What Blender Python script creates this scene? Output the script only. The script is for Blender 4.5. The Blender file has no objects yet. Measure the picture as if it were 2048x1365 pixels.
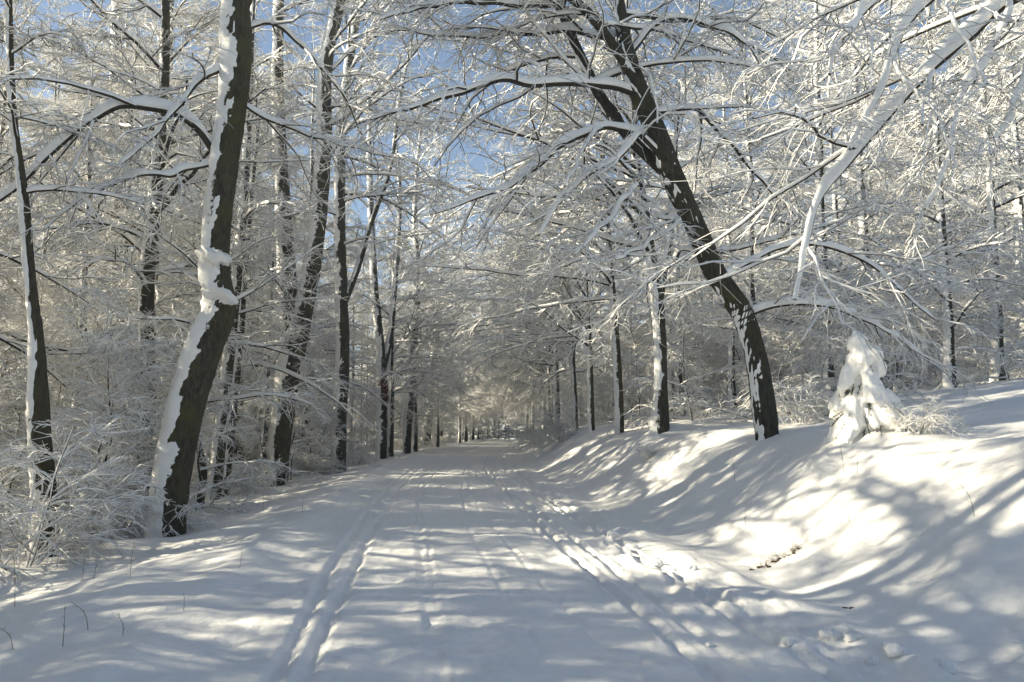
import bpy, math, random
import numpy as np
from mathutils import Vector, Matrix, Euler

sc = bpy.context.scene
R_ = math.radians
PI = math.pi

# ------------------------------------------------------------------ camera
W0, H0, FPX = 2048.0, 1365.0, 1593.0
HORIZON, VPX, EYE = 855.0, 1000.0, 1.6
cam_d = bpy.data.cameras.new("camera")
cam = bpy.data.objects.new("camera", cam_d)
sc.collection.objects.link(cam)
cam_d.sensor_width = 36.0
cam_d.lens = 36.0 * FPX / W0
cam_d.clip_start, cam_d.clip_end = 0.05, 3000.0
PITCH = math.atan((HORIZON - H0 / 2) / FPX)
YAW = math.atan((W0 / 2 - VPX) / FPX)
cam.location = (0, 0, EYE)
cam.rotation_euler = (PI / 2 + PITCH, 0, -YAW)
sc.camera = cam

# ------------------------------------------------------------------ sky, sun, exposure
SUN_EL, SUN_AZ = R_(23.0), R_(-86.0)          # azimuth from +Y towards +X: sun stands to the left
SUN_DIR = Vector((math.sin(SUN_AZ) * math.cos(SUN_EL), math.cos(SUN_AZ) * math.cos(SUN_EL), math.sin(SUN_EL)))
world = bpy.data.worlds.new("World")
sc.world = world
world.use_nodes = True
wn = world.node_tree.nodes
wl = world.node_tree.links
wn.clear()
sky = wn.new("ShaderNodeTexSky")
sky.sky_type = 'NISHITA'
sky.sun_disc = False
sky.sun_elevation = SUN_EL
sky.sun_rotation = SUN_AZ
sky.altitude = 1200
sky.air_density, sky.dust_density, sky.ozone_density = 1.0, 0.2, 2.0
wb = wn.new("ShaderNodeBackground")
wb.inputs[1].default_value = 0.062
wo = wn.new("ShaderNodeOutputWorld")
hs = wn.new("ShaderNodeHueSaturation")
hs.inputs['Saturation'].default_value = 0.82
wl.new(sky.outputs[0], hs.inputs['Color'])
wl.new(hs.outputs[0], wb.inputs[0])
wl.new(wb.outputs[0], wo.inputs[0])
sun_d = bpy.data.lights.new("sun", 'SUN')
sun_d.energy = 5.0
sun_d.angle = R_(0.45)
sun_d.color = (1.0, 0.90, 0.68)
sun = bpy.data.objects.new("sun", sun_d)
sun.rotation_euler = SUN_DIR.to_track_quat('Z', 'Y').to_euler()
sun.location = (-60, 0, 40)
sc.collection.objects.link(sun)
vs = sc.view_settings
vs.view_transform, vs.look, vs.gamma = 'Standard', 'None', 1.0
vs.use_curve_mapping = False
vs.exposure = 1.48
sc.render.engine = 'CYCLES'
sc.cycles.max_bounces = 8
sc.cycles.diffuse_bounces = 6
sc.cycles.glossy_bounces = 2
sc.cycles.use_denoising = True
sc.cycles.use_adaptive_sampling = False

# ------------------------------------------------------------------ pixel -> place helpers
CAMROT = Euler(cam.rotation_euler).to_matrix()
def ray(px, py):
    return CAMROT @ Vector(((px - W0 / 2) / FPX, -(py - H0 / 2) / FPX, -1.0))
def at(px, py, Y):
    d = ray(px, py)
    t = Y / d.y
    return np.array((d.x * t, Y, EYE + d.z * t))
def pxm(w, Y):
    return w * Y / FPX

# ------------------------------------------------------------------ noise
def _hash(ix, iy, seed):
    n = (ix * 374761393 + iy * 668265263 + seed * 974634777) & 0xFFFFFFFF
    n = ((n ^ (n >> 13)) * 1274126177) & 0xFFFFFFFF
    return ((n ^ (n >> 16)) & 0xFFFF) / 65535.0
def vnoise(x, y, seed=0):
    x = np.asarray(x, float); y = np.asarray(y, float)
    ix = np.floor(x).astype(np.int64); iy = np.floor(y).astype(np.int64)
    fx = x - ix; fy = y - iy
    fx = fx * fx * fx * (fx * (fx * 6 - 15) + 10); fy = fy * fy * fy * (fy * (fy * 6 - 15) + 10)
    a = _hash(ix, iy, seed); b = _hash(ix + 1, iy, seed)
    c = _hash(ix, iy + 1, seed); d = _hash(ix + 1, iy + 1, seed)
    return (a + (b - a) * fx) * (1 - fy) + (c + (d - c) * fx) * fy - 0.5
def fbm(x, y, seed=0, o=4):
    s, a, f = 0.0, 1.0, 1.0
    for i in range(o):
        s = s + a * vnoise(x * f + 17.3 * i, y * f - 9.1 * i, seed + i)
        a *= 0.5; f *= 2.03
    return s
def sstep(t):
    t = np.clip(t, 0, 1)
    return t * t * (3 - 2 * t)

# ------------------------------------------------------------------ terrain shape
_cy = np.arange(-60, 700, 0.5)
_cx = np.interp(_cy, [-60, 0, 6, 12, 18, 25, 32, 45, 57, 75, 100, 130, 200, 700],
                [6.0, 0.75, 0.12, -0.5, -1.0, -1.5, -1.8, -1.9, -1.6, -1.0, 0.1, 1.6, 4, 20])
_pad = np.pad(_cx, 9, mode='edge')
_cx = np.convolve(_pad, np.ones(19) / 19, mode='valid')
def centre(y):
    return np.interp(y, _cy, _cx)
TRACKS = [(-1.69, 0.050, 0.030, 1.3), (-1.40, 0.050, 0.030, 2.7), (1.22, 0.045, 0.036, 4.1), (1.45, 0.045, 0.036, 5.5), (-0.85, 0.035, 0.016, 0.4), (-0.6, 0.035, 0.014, 2.2), (0.95, 0.035, 0.02, 6.6),
          (1.90, 0.045, 0.035, 6.1), (2.12, 0.045, 0.035, 7.9), (0.30, 0.03, 0.018, 9.2), (0.62, 0.03, 0.018, 8.4), (-0.35, 0.03, 0.014, 3.4)]
MOUNDS = []          # (x, y, radius, height): snow heaped round tree feet
def height(x, y, fine=True):
    x = np.asarray(x, float); y = np.asarray(y, float)
    u = x - centre(y)
    z = np.zeros_like(u)
    # right bank
    wob = 0.35 * vnoise(y * 0.17, y * 0 + 3, 5) + 0.18 * vnoise(y * 0.6, y * 0 + 3, 6)
    s = u - 2.75 - wob
    z = z + 1.42 * sstep(s / 3.1) + 0.13 * np.clip(s - 2.5, 0, 45) + 0.08 * np.clip(s - 22, 0, 40)
    # left edge falling away
    s2 = -u - 3.0 - 0.3 * vnoise(y * 0.25, y * 0 + 11, 7)
    z = z - 0.34 * sstep(s2 / 2.4) - 0.05 * np.clip(s2 - 2.0, 0, 18) + 0.08 * np.clip(s2 - 35, 0, 40)
    # far end: gentle crest, hollow, then a wooded hillside
    z = z - 0.012 * np.clip(y - 100, 0, 60) + 0.20 * np.clip(y - 150, 0, 70)
    off = sstep((np.abs(u) - 2.6) / 1.2)
    z = z + off * (0.16 * fbm(x * 0.33, y * 0.30, 21, 3) + 0.05 * fbm(x * 1.3, y * 1.1, 31, 3) + 0.020 * fbm(x * 5, y * 4.5, 33, 3))
    # drift ripples on the right bank, elongated up the slope
    br = sstep((u - 2.4) / 0.8)
    z = z + br * 0.10 * fbm((x + 0.6 * y) * 0.35, (y - 0.6 * x) * 1.1, 41, 3)
    bl = sstep((-u - 2.6) / 0.8)
    z = z + bl * 0.07 * fbm(x * 0.35, y * 1.2, 51, 3)
    for (mx, my, mr, mh) in MOUNDS:
        z = z + mh * np.exp(-((x - mx) ** 2 + (y - my) ** 2) / mr ** 2)
    if fine:
        on = 1 - off
        z = z + on * (0.022 * fbm(x * 1.6, y * 1.3, 61, 3) + 0.024 * fbm(x * 5.5, y * 4.5, 71, 4))
        for (c, w, d, ph) in TRACKS:
            cc = c + 0.05 * np.sin(y * 0.21 + ph) + 0.015 * np.sin(y * 0.9 + 2 * ph)
            if w < 0.04: cc = cc + 0.18 * np.sin(y * 0.13 + ph)
            q = (u - cc) / w
            dd = d * (0.45 + 0.5 * vnoise(y * 1.7, y * 0 + ph, 81) + 0.9 * np.clip(0.35 + vnoise(y * 0.23, y * 0 + 3 * ph, 83), 0, 1))
            z = z - dd * np.exp(-q ** 6) + 0.35 * dd * np.exp(-((np.abs(q) - 1.9) / 0.7) ** 2)
        for (pu, pl, pp) in ((-2.05, 1.55, 0.2), (-0.95, 1.55, 0.9), (0.85, 1.7, 0.4), (1.68, 1.7, 1.2), (2.45, 1.6, 0.1)):
            k = np.round((y - pp) / pl); yc = k * pl + pp + 0.5 * (_hash(k.astype(np.int64), k.astype(np.int64) * 0 + 3, 7) - 0.5); uc = pu + 0.25 * (_hash(k.astype(np.int64), k.astype(np.int64) * 0 + 5, 9) - 0.5)
            z = z - 0.035 * np.exp(-(((u - uc) / 0.07) ** 2 + ((y - yc) / 0.10) ** 2))
        z = z - 0.018 * np.exp(-((u + 1.545) / 0.22) ** 4)
        # churned snow by the right foot of the bank and plough berms
        ch = np.exp(-((u - 2.15) / 0.55) ** 2)
        z = z + ch * 0.15 * np.clip(fbm(x * 3.2, y * 2.6, 91, 4), -0.1, 1) + 0.05 * np.exp(-((u - 2.55) / 0.25) ** 2)
        z = z + 0.06 * np.exp(-((u + 2.75) / 0.35) ** 2) * (1 + 1.2 * vnoise(y * 1.3, x * 0.4, 95))
    return z
def hz(x, y):
    return float(height(np.array([x]), np.array([y]))[0])
def ground_hit(px, py):
    d = ray(px, py)
    t = np.linspace(2, 260, 12000)
    x, y, z = d.x * t, d.y * t, EYE + d.z * t
    g = height(x, y, False)
    i = int(np.argmax(z <= g))
    if z[i] > g[i]: i = len(t) - 1
    return np.array((x[i], y[i], g[i]))

# ------------------------------------------------------------------ materials
def new_mat(name):
    m = bpy.data.materials.new(name); m.use_nodes = True
    nt = m.node_tree; nt.nodes.clear()
    o = nt.nodes.new("ShaderNodeOutputMaterial"); b = nt.nodes.new("ShaderNodeBsdfPrincipled")
    nt.links.new(b.outputs[0], o.inputs[0])
    return m, nt, b
def nd(nt, t, **kw):
    n = nt.nodes.new(t)
    for k, v in kw.items(): setattr(n, k, v)
    return n
def noise_node(nt, scale, detail=4, rough=0.6, coord='Object', dist=0.0, vec=None):
    n = nd(nt, "ShaderNodeTexNoise")
    n.inputs['Scale'].default_value = scale; n.inputs['Detail'].default_value = detail
    n.inputs['Roughness'].default_value = rough; n.inputs['Distortion'].default_value = dist
    if vec is None:
        tc = nd(nt, "ShaderNodeTexCoord"); vec = tc.outputs[coord]
    nt.links.new(vec, n.inputs['Vector'])
    return n
def ramp(nt, fac, stops):
    r = nd(nt, "ShaderNodeValToRGB")
    e = r.color_ramp.elements
    e[0].position, e[0].color = stops[0][0], (*stops[0][1], 1)
    e[1].position, e[1].color = stops[-1][0], (*stops[-1][1], 1)
    for p, c in stops[1:-1]:
        q = e.new(p); q.color = (*c, 1)
    nt.links.new(fac, r.inputs[0])
    return r
SNOW_C = (0.88, 0.868, 0.838)
def mat_snow(name, s1, s2, b1, b2):
    m, nt, b = new_mat(name)
    n1 = noise_node(nt, s1, 5); n2 = noise_node(nt, s2, 3)
    r = ramp(nt, n1.outputs[0], [(0.3, (0.85, 0.838, 0.81)), (0.7, (0.90, 0.888, 0.858))])
    nt.links.new(r.outputs[0], b.inputs['Base Color'])
    b.inputs['Roughness'].default_value = 0.65
    b.inputs['Specular IOR Level'].default_value = 0.25
    bp = nd(nt, "ShaderNodeBump"); bp.inputs['Strength'].default_value = b1; bp.inputs['Distance'].default_value = 0.03
    bq = nd(nt, "ShaderNodeBump"); bq.inputs['Strength'].default_value = b2; bq.inputs['Distance'].default_value = 0.008
    nt.links.new(n1.outputs[0], bp.inputs['Height']); nt.links.new(n2.outputs[0], bq.inputs['Height'])
    nt.links.new(bp.outputs[0], bq.inputs['Normal']); nt.links.new(bq.outputs[0], b.inputs['Normal'])
    return m
M_GROUND = mat_snow("snow_ground", 9.0, 110.0, 0.6, 0.6)
M_SNOW = mat_snow("snow_on_branches", 14.0, 70.0, 0.5, 0.3)

def mat_bark(name, dark, light, moss, snowside):
    m, nt, b = new_mat(name)
    tc = nd(nt, "ShaderNodeTexCoord")
    mp = nd(nt, "ShaderNodeMapping"); mp.inputs['Scale'].default_value = (1, 1, 0.25)
    nt.links.new(tc.outputs['Object'], mp.inputs[0])
    n1 = noise_node(nt, 22, 6, 0.65, vec=mp.outputs[0])
    n2 = noise_node(nt, 2.2, 4, 0.6)
    r1 = ramp(nt, n1.outputs[0], [(0.3, dark), (0.75, light)])
    r2 = ramp(nt, n2.outputs[0], [(0.45, (0, 0, 0)), (0.7, (1, 1, 1))])
    mx = nd(nt, "ShaderNodeMix", data_type='RGBA')
    mx.inputs[7].default_value = (*moss, 1)
    nt.links.new(r2.outputs[0], mx.inputs[0]); nt.links.new(r1.outputs[0], mx.inputs[6])
    col = mx.outputs[2]
    if snowside > 0:
        geo = nd(nt, "ShaderNodeNewGeometry")
        dp = nd(nt, "ShaderNodeVectorMath", operation='DOT_PRODUCT')
        dp.inputs[1].default_value = Vector((-0.86, -0.30, 0.42)).normalized()
        nt.links.new(geo.outputs['Normal'], dp.inputs[0])
        n3 = noise_node(nt, 9, 5, 0.7)
        n4 = noise_node(nt, 1.3, 3, 0.6)
        a1 = nd(nt, "ShaderNodeMath", operation='MULTIPLY_ADD'); a1.inputs[1].default_value = 1.5; a1.inputs[2].default_value = -0.75
        nt.links.new(n3.outputs[0], a1.inputs[0])
        a2 = nd(nt, "ShaderNodeMath", operation='MULTIPLY_ADD'); a2.inputs[1].default_value = 1.4; a2.inputs[2].default_value = -0.70 - 0.62 + snowside
        nt.links.new(n4.outputs[0], a2.inputs[0])
        s1 = nd(nt, "ShaderNodeMath", operation='ADD'); nt.links.new(a1.outputs[0], s1.inputs[0]); nt.links.new(a2.outputs[0], s1.inputs[1])
        s2 = nd(nt, "ShaderNodeMath", operation='ADD'); nt.links.new(s1.outputs[0], s2.inputs[0]); nt.links.new(dp.outputs['Value'], s2.inputs[1])
        rs = ramp(nt, s2.outputs[0], [(0.0, (0, 0, 0)), (0.12, (1, 1, 1))])
        m2 = nd(nt, "ShaderNodeMix", data_type='RGBA'); m2.inputs[7].default_value = (*SNOW_C, 1)
        nt.links.new(rs.outputs[0], m2.inputs[0]); nt.links.new(col, m2.inputs[6]); col = m2.outputs[2]
    nt.links.new(col, b.inputs['Base Color'])
    b.inputs['Roughness'].default_value = 0.85
    b.inputs['Specular IOR Level'].default_value = 0.2
    bp = nd(nt, "ShaderNodeBump"); bp.inputs['Strength'].default_value = 1.0; bp.inputs['Distance'].default_value = 0.035
    nt.links.new(n1.outputs[0], bp.inputs['Height']); nt.links.new(bp.outputs[0], b.inputs['Normal'])
    return m
M_BARK = mat_bark("dark_beech_bark", (0.022, 0.019, 0.014), (0.11, 0.092, 0.062), (0.075, 0.074, 0.032), 0.16)
M_BARK_BARE = mat_bark("dark_bare_bark", (0.022, 0.019, 0.014), (0.12, 0.10, 0.066), (0.085, 0.080, 0.035), 0.10)
M_BARK_DARK = mat_bark("bare_leaning_bark", (0.018, 0.016, 0.012), (0.10, 0.085, 0.058), (0.06, 0.058, 0.028), -0.12)
M_BARK_FAR = mat_bark("forest_bark", (0.03, 0.025, 0.018), (0.10, 0.085, 0.055), (0.075, 0.068, 0.032), 0.22)
M_BRANCH = mat_bark("branch_bark", (0.022, 0.019, 0.014), (0.075, 0.062, 0.045), (0.06, 0.052, 0.03), 0)
M_RUST = mat_bark("rusty_bark", (0.06, 0.022, 0.012), (0.16, 0.065, 0.035), (0.10, 0.05, 0.03), 0)

def mat_frost():
    m, nt, b = new_mat("frosted_twig")
    geo = nd(nt, "ShaderNodeNewGeometry")
    sx = nd(nt, "ShaderNodeSeparateXYZ"); nt.links.new(geo.outputs['Normal'], sx.inputs[0])
    r = ramp(nt, sx.outputs[2], [(0.0, (0.10, 0.085, 0.055)), (0.10, SNOW_C)])
    a = nd(nt, "ShaderNodeMath", operation='ADD'); a.inputs[1].default_value = 0.58
    nt.links.new(sx.outputs[2], a.inputs[0]); nt.links.new(a.outputs[0], r.inputs[0])
    nt.links.new(r.outputs[0], b.inputs['Base Color']); b.inputs['Roughness'].default_value = 0.75
    b.inputs['Specular IOR Level'].default_value = 0.2
    return m
M_FROST = mat_frost()
def mat_plain(name, c1, c2, scale, rough=0.8):
    m, nt, b = new_mat(name)
    n = noise_node(nt, scale, 4)
    r = ramp(nt, n.outputs[0], [(0.3, c1), (0.7, c2)])
    nt.links.new(r.outputs[0], b.inputs['Base Color']); b.inputs['Roughness'].default_value = rough
    b.inputs['Specular IOR Level'].default_value = 0.25
    return m
M_NEEDLE = mat_plain("spruce_needles", (0.012, 0.022, 0.010), (0.035, 0.055, 0.022), 30)
M_EARTH = mat_plain("bare_earth", (0.03, 0.024, 0.016), (0.10, 0.075, 0.045), 25)
M_STRAW = mat_plain("dry_stalk", (0.09, 0.07, 0.045), (0.20, 0.16, 0.10), 18)

# ------------------------------------------------------------------ mesh helpers
class Q:
    """collects quads"""
    def __init__(s): s.v = []; s.f = []; s.n = 0
    def add(s, V, F):
        s.v.append(V.reshape(-1, 3)); s.f.append(F.reshape(-1, 4) + s.n); s.n += V.reshape(-1, 3).shape[0]
    def mesh(s, name, mat, smooth=True):
        V = np.concatenate(s.v).astype(np.float32); F = np.concatenate(s.f).astype(np.int32)
        me = bpy.data.meshes.new(name)
        me.vertices.add(len(V)); me.vertices.foreach_set("co", V.ravel())
        me.loops.add(F.size); me.loops.foreach_set("vertex_index", F.ravel())
        me.polygons.add(len(F)); me.polygons.foreach_set("loop_start", np.arange(0, F.size, 4, dtype=np.int32))
        me.polygons.foreach_set("use_smooth", np.full(len(F), smooth))
        me.materials.append(mat); me.update(calc_edges=True)
        return me
WINDV = np.array((-0.38, -0.12, 1.0)); WINDV /= np.linalg.norm(WINDV)
def norm(a):
    return a / (np.linalg.norm(a, axis=-1, keepdims=True) + 1e-9)
def frames(P):
    T = np.empty_like(P)
    T[:, 1:-1] = P[:, 2:] - P[:, :-2]; T[:, 0] = P[:, 1] - P[:, 0]; T[:, -1] = P[:, -1] - P[:, -2]
    T = norm(T)
    N = norm(WINDV - (T @ WINDV)[..., None] * T)
    return T, N, np.cross(T, N)
def ringfaces(n, k1, s):
    base = (np.arange(n)[:, None, None] * k1 + np.arange(k1 - 1)[None, :, None]) * s
    j = np.arange(s)[None, None, :]; j2 = (np.arange(s) + 1) % s
    return np.stack([base + j, base + j2[None, None, :], base + s + j2[None, None, :], base + s + j], -1)
def tube(q, P, Rr, s, wobble=0.0, rng=None):
    T, N, B = frames(P)
    a = np.arange(s) * 2 * PI / s
    rr = Rr[..., None]
    if wobble and rng is not None: rr = rr * (1 + wobble * (rng.random(Rr.shape + (s,)) - 0.5))
    V = P[:, :, None, :] + rr[..., None] * (N[:, :, None, :] * np.cos(a)[None, None, :, None] + B[:, :, None, :] * np.sin(a)[None, None, :, None])
    q.add(V, ringfaces(P.shape[0], P.shape[1], s))
def snowtube(q, P, Rr, s, rng, depth=0.02, k=0.9, wide=0.006):
    """snow lying along the upper (and windward) side of each branch"""
    T, N, B = frames(P)
    nz = np.clip(N[..., 2], 0, 1)
    lump = 0.55 + 0.9 * rng.random(Rr.shape)
    if P.shape[1] > 20:
        lump = 0.55 + 0.9 * np.clip(0.5 + 1.3 * fbm(np.arange(P.shape[1])[None, :] * 0.42 + rng.random() * 99, np.zeros((1, P.shape[1])), 3, 3), 0, 1) + np.zeros(Rr.shape)
    lump[:, -1] *= 0.5
    h = (depth + k * Rr) * (0.25 + 0.75 * nz) * lump
    w = Rr * 1.02 + wide * (0.4 + 0.6 * nz) * (0.6 + 0.8 * rng.random(Rr.shape))
    w = np.maximum(w, 0.48 * h)
    if s == 3:
        c = np.array([[-0.05, -1], [-0.05, 1], [1, 0]])
    else:
        a = np.linspace(-1.75, 1.75, s)
        c = np.stack([np.cos(a), np.sin(a)], 1)
    up = np.where(c[:, 0] > 0, 1, 0)
    off = (c[:, 0] * up)[None, None, :] * (Rr + h)[..., None] + (c[:, 0] * (1 - up))[None, None, :] * (Rr * 0.6)[..., None]
    V = P[:, :, None, :] + N[:, :, None, :] * off[..., None] + B[:, :, None, :] * (c[:, 1][None, None, :] * w[..., None])[..., None]
    q.add(V, ringfaces(P.shape[0], P.shape[1], s))

# ------------------------------------------------------------------ growing branches
def grow(pos, dr, L, r0, r1, k, wob, droop, rng):
    n = len(pos)
    P = np.empty((n, k + 1, 3)); P[:, 0] = pos
    d = norm(dr); seg = (L / k)[:, None]
    for i in range(k):
        d = d + rng.normal(0, wob, (n, 3)); d[:, 2] -= droop * (0.4 + 1.2 * (i + 1) / k)
        d = norm(d); P[:, i + 1] = P[:, i] + d * seg
    t = np.linspace(0, 1, k + 1)[None, :]
    return P, r0[:, None] * (1 - t) + r1[:, None] * t
def spawn(P, Rr, m, t0, t1, ang, angv, rng, flat=0.6, lift=0.15):
    n, k1, _ = P.shape
    t = (t0 + (t1 - t0) * (np.arange(m)[None, :] + rng.random((n, m))) / m)
    x = t * (k1 - 1); i = np.minimum(x.astype(int), k1 - 2); f = (x - i)[..., None]
    ar = np.arange(n)[:, None]
    a, b = P[ar, i], P[ar, i + 1]
    pos = a * (1 - f) + b * f
    rad = Rr[ar, i] * (1 - f[..., 0]) + Rr[ar, i + 1] * f[..., 0]
    T = norm(b - a)
    side = np.cross(T, np.array((0, 0, 1.0)) + 0 * T)
    side = norm(side + 1e-4 * rng.normal(size=side.shape))
    sg = np.where((np.arange(m)[None, :] + rng.integers(0, 2, (n, 1))) % 2 == 0, 1.0, -1.0)[..., None]
    perp = side * sg + rng.normal(0, 1 - flat, side.shape) + np.array((0, 0, lift))
    perp = norm(perp - (perp * T).sum(-1, keepdims=True) * T)
    an = (ang + angv * rng.normal(size=(n, m)))[..., None]
    d = np.cos(an) * T + np.sin(an) * perp
    return pos.reshape(-1, 3), d.reshape(-1, 3), rad.ravel(), t.ravel()
def spawn_trunk(P, Rr, m, t0, t1, rng, az_bias=None):
    pos, _, rad, t = spawn(P[None], Rr[None], m, t0, t1, 1.0, 0.0, rng)
    az = np.arange(m) * 2.399 + rng.normal(0, 0.5, m)
    q = (t - t0) / max(1e-6, t1 - t0)
    el = R_(8) + R_(50) * q + rng.normal(0, 0.12, m)
    d = np.stack([np.cos(az) * np.cos(el), np.sin(az) * np.cos(el), np.sin(el)], 1)
    if az_bias is not None: d = norm(d + np.array(az_bias)[None, :])
    return pos, d, rad, q

def smooth_path(pts, n):
    pts = np.array(pts, float)
    d = np.r_[0, np.cumsum(np.linalg.norm(np.diff(pts, axis=0), axis=1))]
    m = len(pts)
    tang = np.gradient(pts, d, axis=0)
    tt = np.linspace(0, d[-1], n)
    i = np.clip(np.searchsorted(d, tt) - 1, 0, m - 2)
    h = (d[i + 1] - d[i])[:, None]; s = ((tt - d[i]) / (d[i + 1] - d[i]))[:, None]
    return ((2 * s**3 - 3 * s**2 + 1) * pts[i] + (s**3 - 2 * s**2 + s) * h * tang[i] + (-2 * s**3 + 3 * s**2) * pts[i + 1] + (s**3 - s**2) * h * tang[i + 1])

def ramify(bq, sq, fq, P1, R1, c, rng):
    """grow levels 2..4 on the limbs P1 and write bark, snow and fine twigs"""
    n2, n3, n4 = c.get('n2', 9), c.get('n3', 6), c.get('n4', 4)
    sd = c.get('snow', 1.0); tw = c.get('twig', 1.0); dr = c.get('droop', 1.0)
    seglen = np.linalg.norm(np.diff(P1, axis=1), axis=2).sum(1)
    pos, d, rad, t = spawn(P1, R1, n2, 0.10, 1.0, 0.85, 0.2, rng, 0.65, 0.10)
    L = np.repeat(seglen, n2) * (0.50 - 0.28 * t) * (0.6 + 0.8 * rng.random(len(t)))
    r = np.minimum(rad * 0.62, 0.006 + 0.010 * L)
    P2, R2 = grow(pos, d, L, r, r * 0.35, c.get('k2', 5), 0.18, 0.065 * dr, rng)
    tube(bq, P2, R2, 4); snowtube(sq, P2, R2, 4, rng, 0.020 * sd, 0.8, 0.008 * sd)
    pos, d, rad, t = spawn(P2, R2, n3, 0.12, 1.0, 0.75, 0.2, rng, 0.7, 0.05)
    L3 = np.repeat(L, n3) * (0.52 - 0.25 * t) * (0.6 + 0.8 * rng.random(len(t))) + 0.10
    r = np.clip(rad * 0.6, 0.0035, 0.008) * tw
    k3 = c.get('k3', 3)
    P3, R3 = grow(pos, d, L3, r, r * 0.5, k3, 0.20 * (5 / k3) ** 0.5, 0.35 / k3 * dr, rng)
    if not c.get('far'): tube(bq, P3, R3, 3)
    snowtube(sq, P3, R3, 3, rng, 0.013 * sd, 0.7, 0.007 * sd)
    pos, d, rad, t = spawn(P3, R3, n4, 0.15, 1.0, 0.7, 0.2, rng, 0.75, 0.0)
    L4 = np.repeat(L3, n4) * (0.55 - 0.2 * t) * (0.6 + 0.8 * rng.random(len(t))) + 0.08
    r = np.full(len(t), 0.0072 * tw)
    P4, R4 = grow(pos, d, L4, r, r * 0.6, c.get('k4', 1), 0.26, 0.10 * dr, rng)
    tube(fq, P4, R4, 3)

# ------------------------------------------------------------------ objects
def link(o):
    sc.collection.objects.link(o); return o
def part(name, me, parent, loc=(0, 0, 0), label=None):
    o = link(bpy.data.objects.new(name, me)); o.parent = parent; o.location = loc
    if label: o['label'] = label
    return o
def thing(name, label, cat, loc, rz=0.0, group=None, scale=1.0):
    o = link(bpy.data.objects.new(name, None)); o.empty_display_size = 0.2
    o.location = loc; o.rotation_euler = (0, 0, rz); o.scale = (scale,) * 3
    o['label'] = label; o['category'] = cat
    if group: o['group'] = group
    return o
def setting(name, me, kind='structure'):
    o = link(bpy.data.objects.new(name, me)); o['kind'] = kind
    return o

# ------------------------------------------------------------------ ground and road
def build_ground():
    fine = np.arange(-3.2, 3.2001, 0.03)
    m1 = np.arange(0.08, 5.01, 0.08)
    g = 8.2 * 1.075 ** np.arange(1, 48)
    us = np.r_[-(g[::-1]), (-3.2 - m1)[::-1], fine, 3.2 + m1, g]
    yy = [-40, -30, -22, -16, -12, -9, -7, -5, -3.5, -2, -1, 0, 0.8, 1.5, 2.1, 2.6]
    y = 3.0
    while y < 170: yy.append(y); y *= 1.0135
    while y < 620: yy.append(y); y *= 1.06
    yy = np.array(yy)
    U, Y = np.meshgrid(us, yy)
    X = U + centre(Y)
    Z = height(X, Y)
    V = np.stack([X, Y, Z], -1)
    nu = len(us)
    ia, ib = np.searchsorted(us, -2.9), np.searchsorted(us, 2.6)
    def sub(a, b):
        G = V[:, a:b + 1]; r, c = G.shape[:2]
        i = np.arange(r - 1)[:, None] * c + np.arange(c - 1)[None, :]
        return G, np.stack([i, i + 1, i + c + 1, i + c], -1)
    q = Q(); q.add(*sub(ia, ib)); setting("road", q.mesh("road", M_GROUND))
    q = Q(); q.add(*sub(0, ia)); q.add(*sub(ib, nu - 1)); setting("ground", q.mesh("ground", M_GROUND))
gR2 = ground_hit(1318, 862); gSP = ground_hit(1742, 868); gT1 = ground_hit(335, 1072)
MOUNDS += [(gR2[0], gR2[1], 0.75, 0.16), (gSP[0] - 0.25, gSP[1] - 0.1, 0.7, 0.14)]
build_ground()

# ------------------------------------------------------------------ forest tree kinds (shared meshes)
def make_kind(name, seed, H, r, base, nl, ll, cfg, lean=0.3, arch=0, bmat=None):
    rng = np.random.default_rng(seed)
    k = 14
    z = np.linspace(-0.3, H, k)
    bx = np.cumsum(rng.normal(0, lean * 0.10, k)); by = np.cumsum(rng.normal(0, lean * 0.10, k))
    P = np.stack([bx - bx[0], by - by[0], z], 1)
    t = np.linspace(0, 1, k)
    Rr = r * ((1 - t) ** 0.8 * 0.95 + 0.05) * (1 + 0.35 * np.exp(-(z + 0.3) / 0.25))
    Ps = smooth_path(P, 30); Rs = np.interp(np.linspace(0, 1, 30), t, Rr)
    tq, bq, sq, fq = Q(), Q(), Q(), Q()
    tube(tq, Ps[None], Rs[None], 10, 0.06, rng)
    pos, d, rad, q = spawn_trunk(Ps, Rs, nl, base, 0.98, rng)
    L = ll * (1 - 0.62 * q) * (0.6 + 0.7 * rng.random(nl))
    if arch:
        pos2, d2, rad2, q2 = spawn_trunk(Ps, Rs, arch, base, 0.85, rng, (1.6, 0, 0.4))
        pos, d, rad = np.r_[pos, pos2], np.r_[d, d2], np.r_[rad, rad2]
        L = np.r_[L, 6.3 * (1 - 0.25 * q2) * (0.7 + 0.5 * rng.random(arch))]
    rr = np.minimum(rad * 0.55, 0.012 + 0.011 * L)
    P1, R1 = grow(pos, d, L, rr, rr * 0.25, 8, 0.10, 0.055, rng)
    tube(bq, P1, R1, 5); snowtube(sq, P1, R1, 5, rng, 0.03, 0.8, 0.008)
    ramify(bq, sq, fq, P1, R1, cfg, rng)
    return dict(trunk=tq.mesh(name + "_trunk", M_BARK_FAR), branches=bq.mesh(name + "_branches", bmat or M_BRANCH),
                snow=sq.mesh(name + "_snow", M_SNOW), twigs=fq.mesh(name + "_twigs", bmat or M_FROST))
KIND = {}
KIND['conifer'] = make_kind('conifer', 29, 9, 0.12, 0.04, 34, 2.4, dict(n2=6, n3=4, n4=3, twig=2.4, snow=1.0), 0.1, bmat=M_NEEDLE)
KIND['beech_a'] = make_kind('beech_a', 11, 16, 0.20, 0.13, 26, 4.6, dict(n2=10, n3=6, n4=5))
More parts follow.
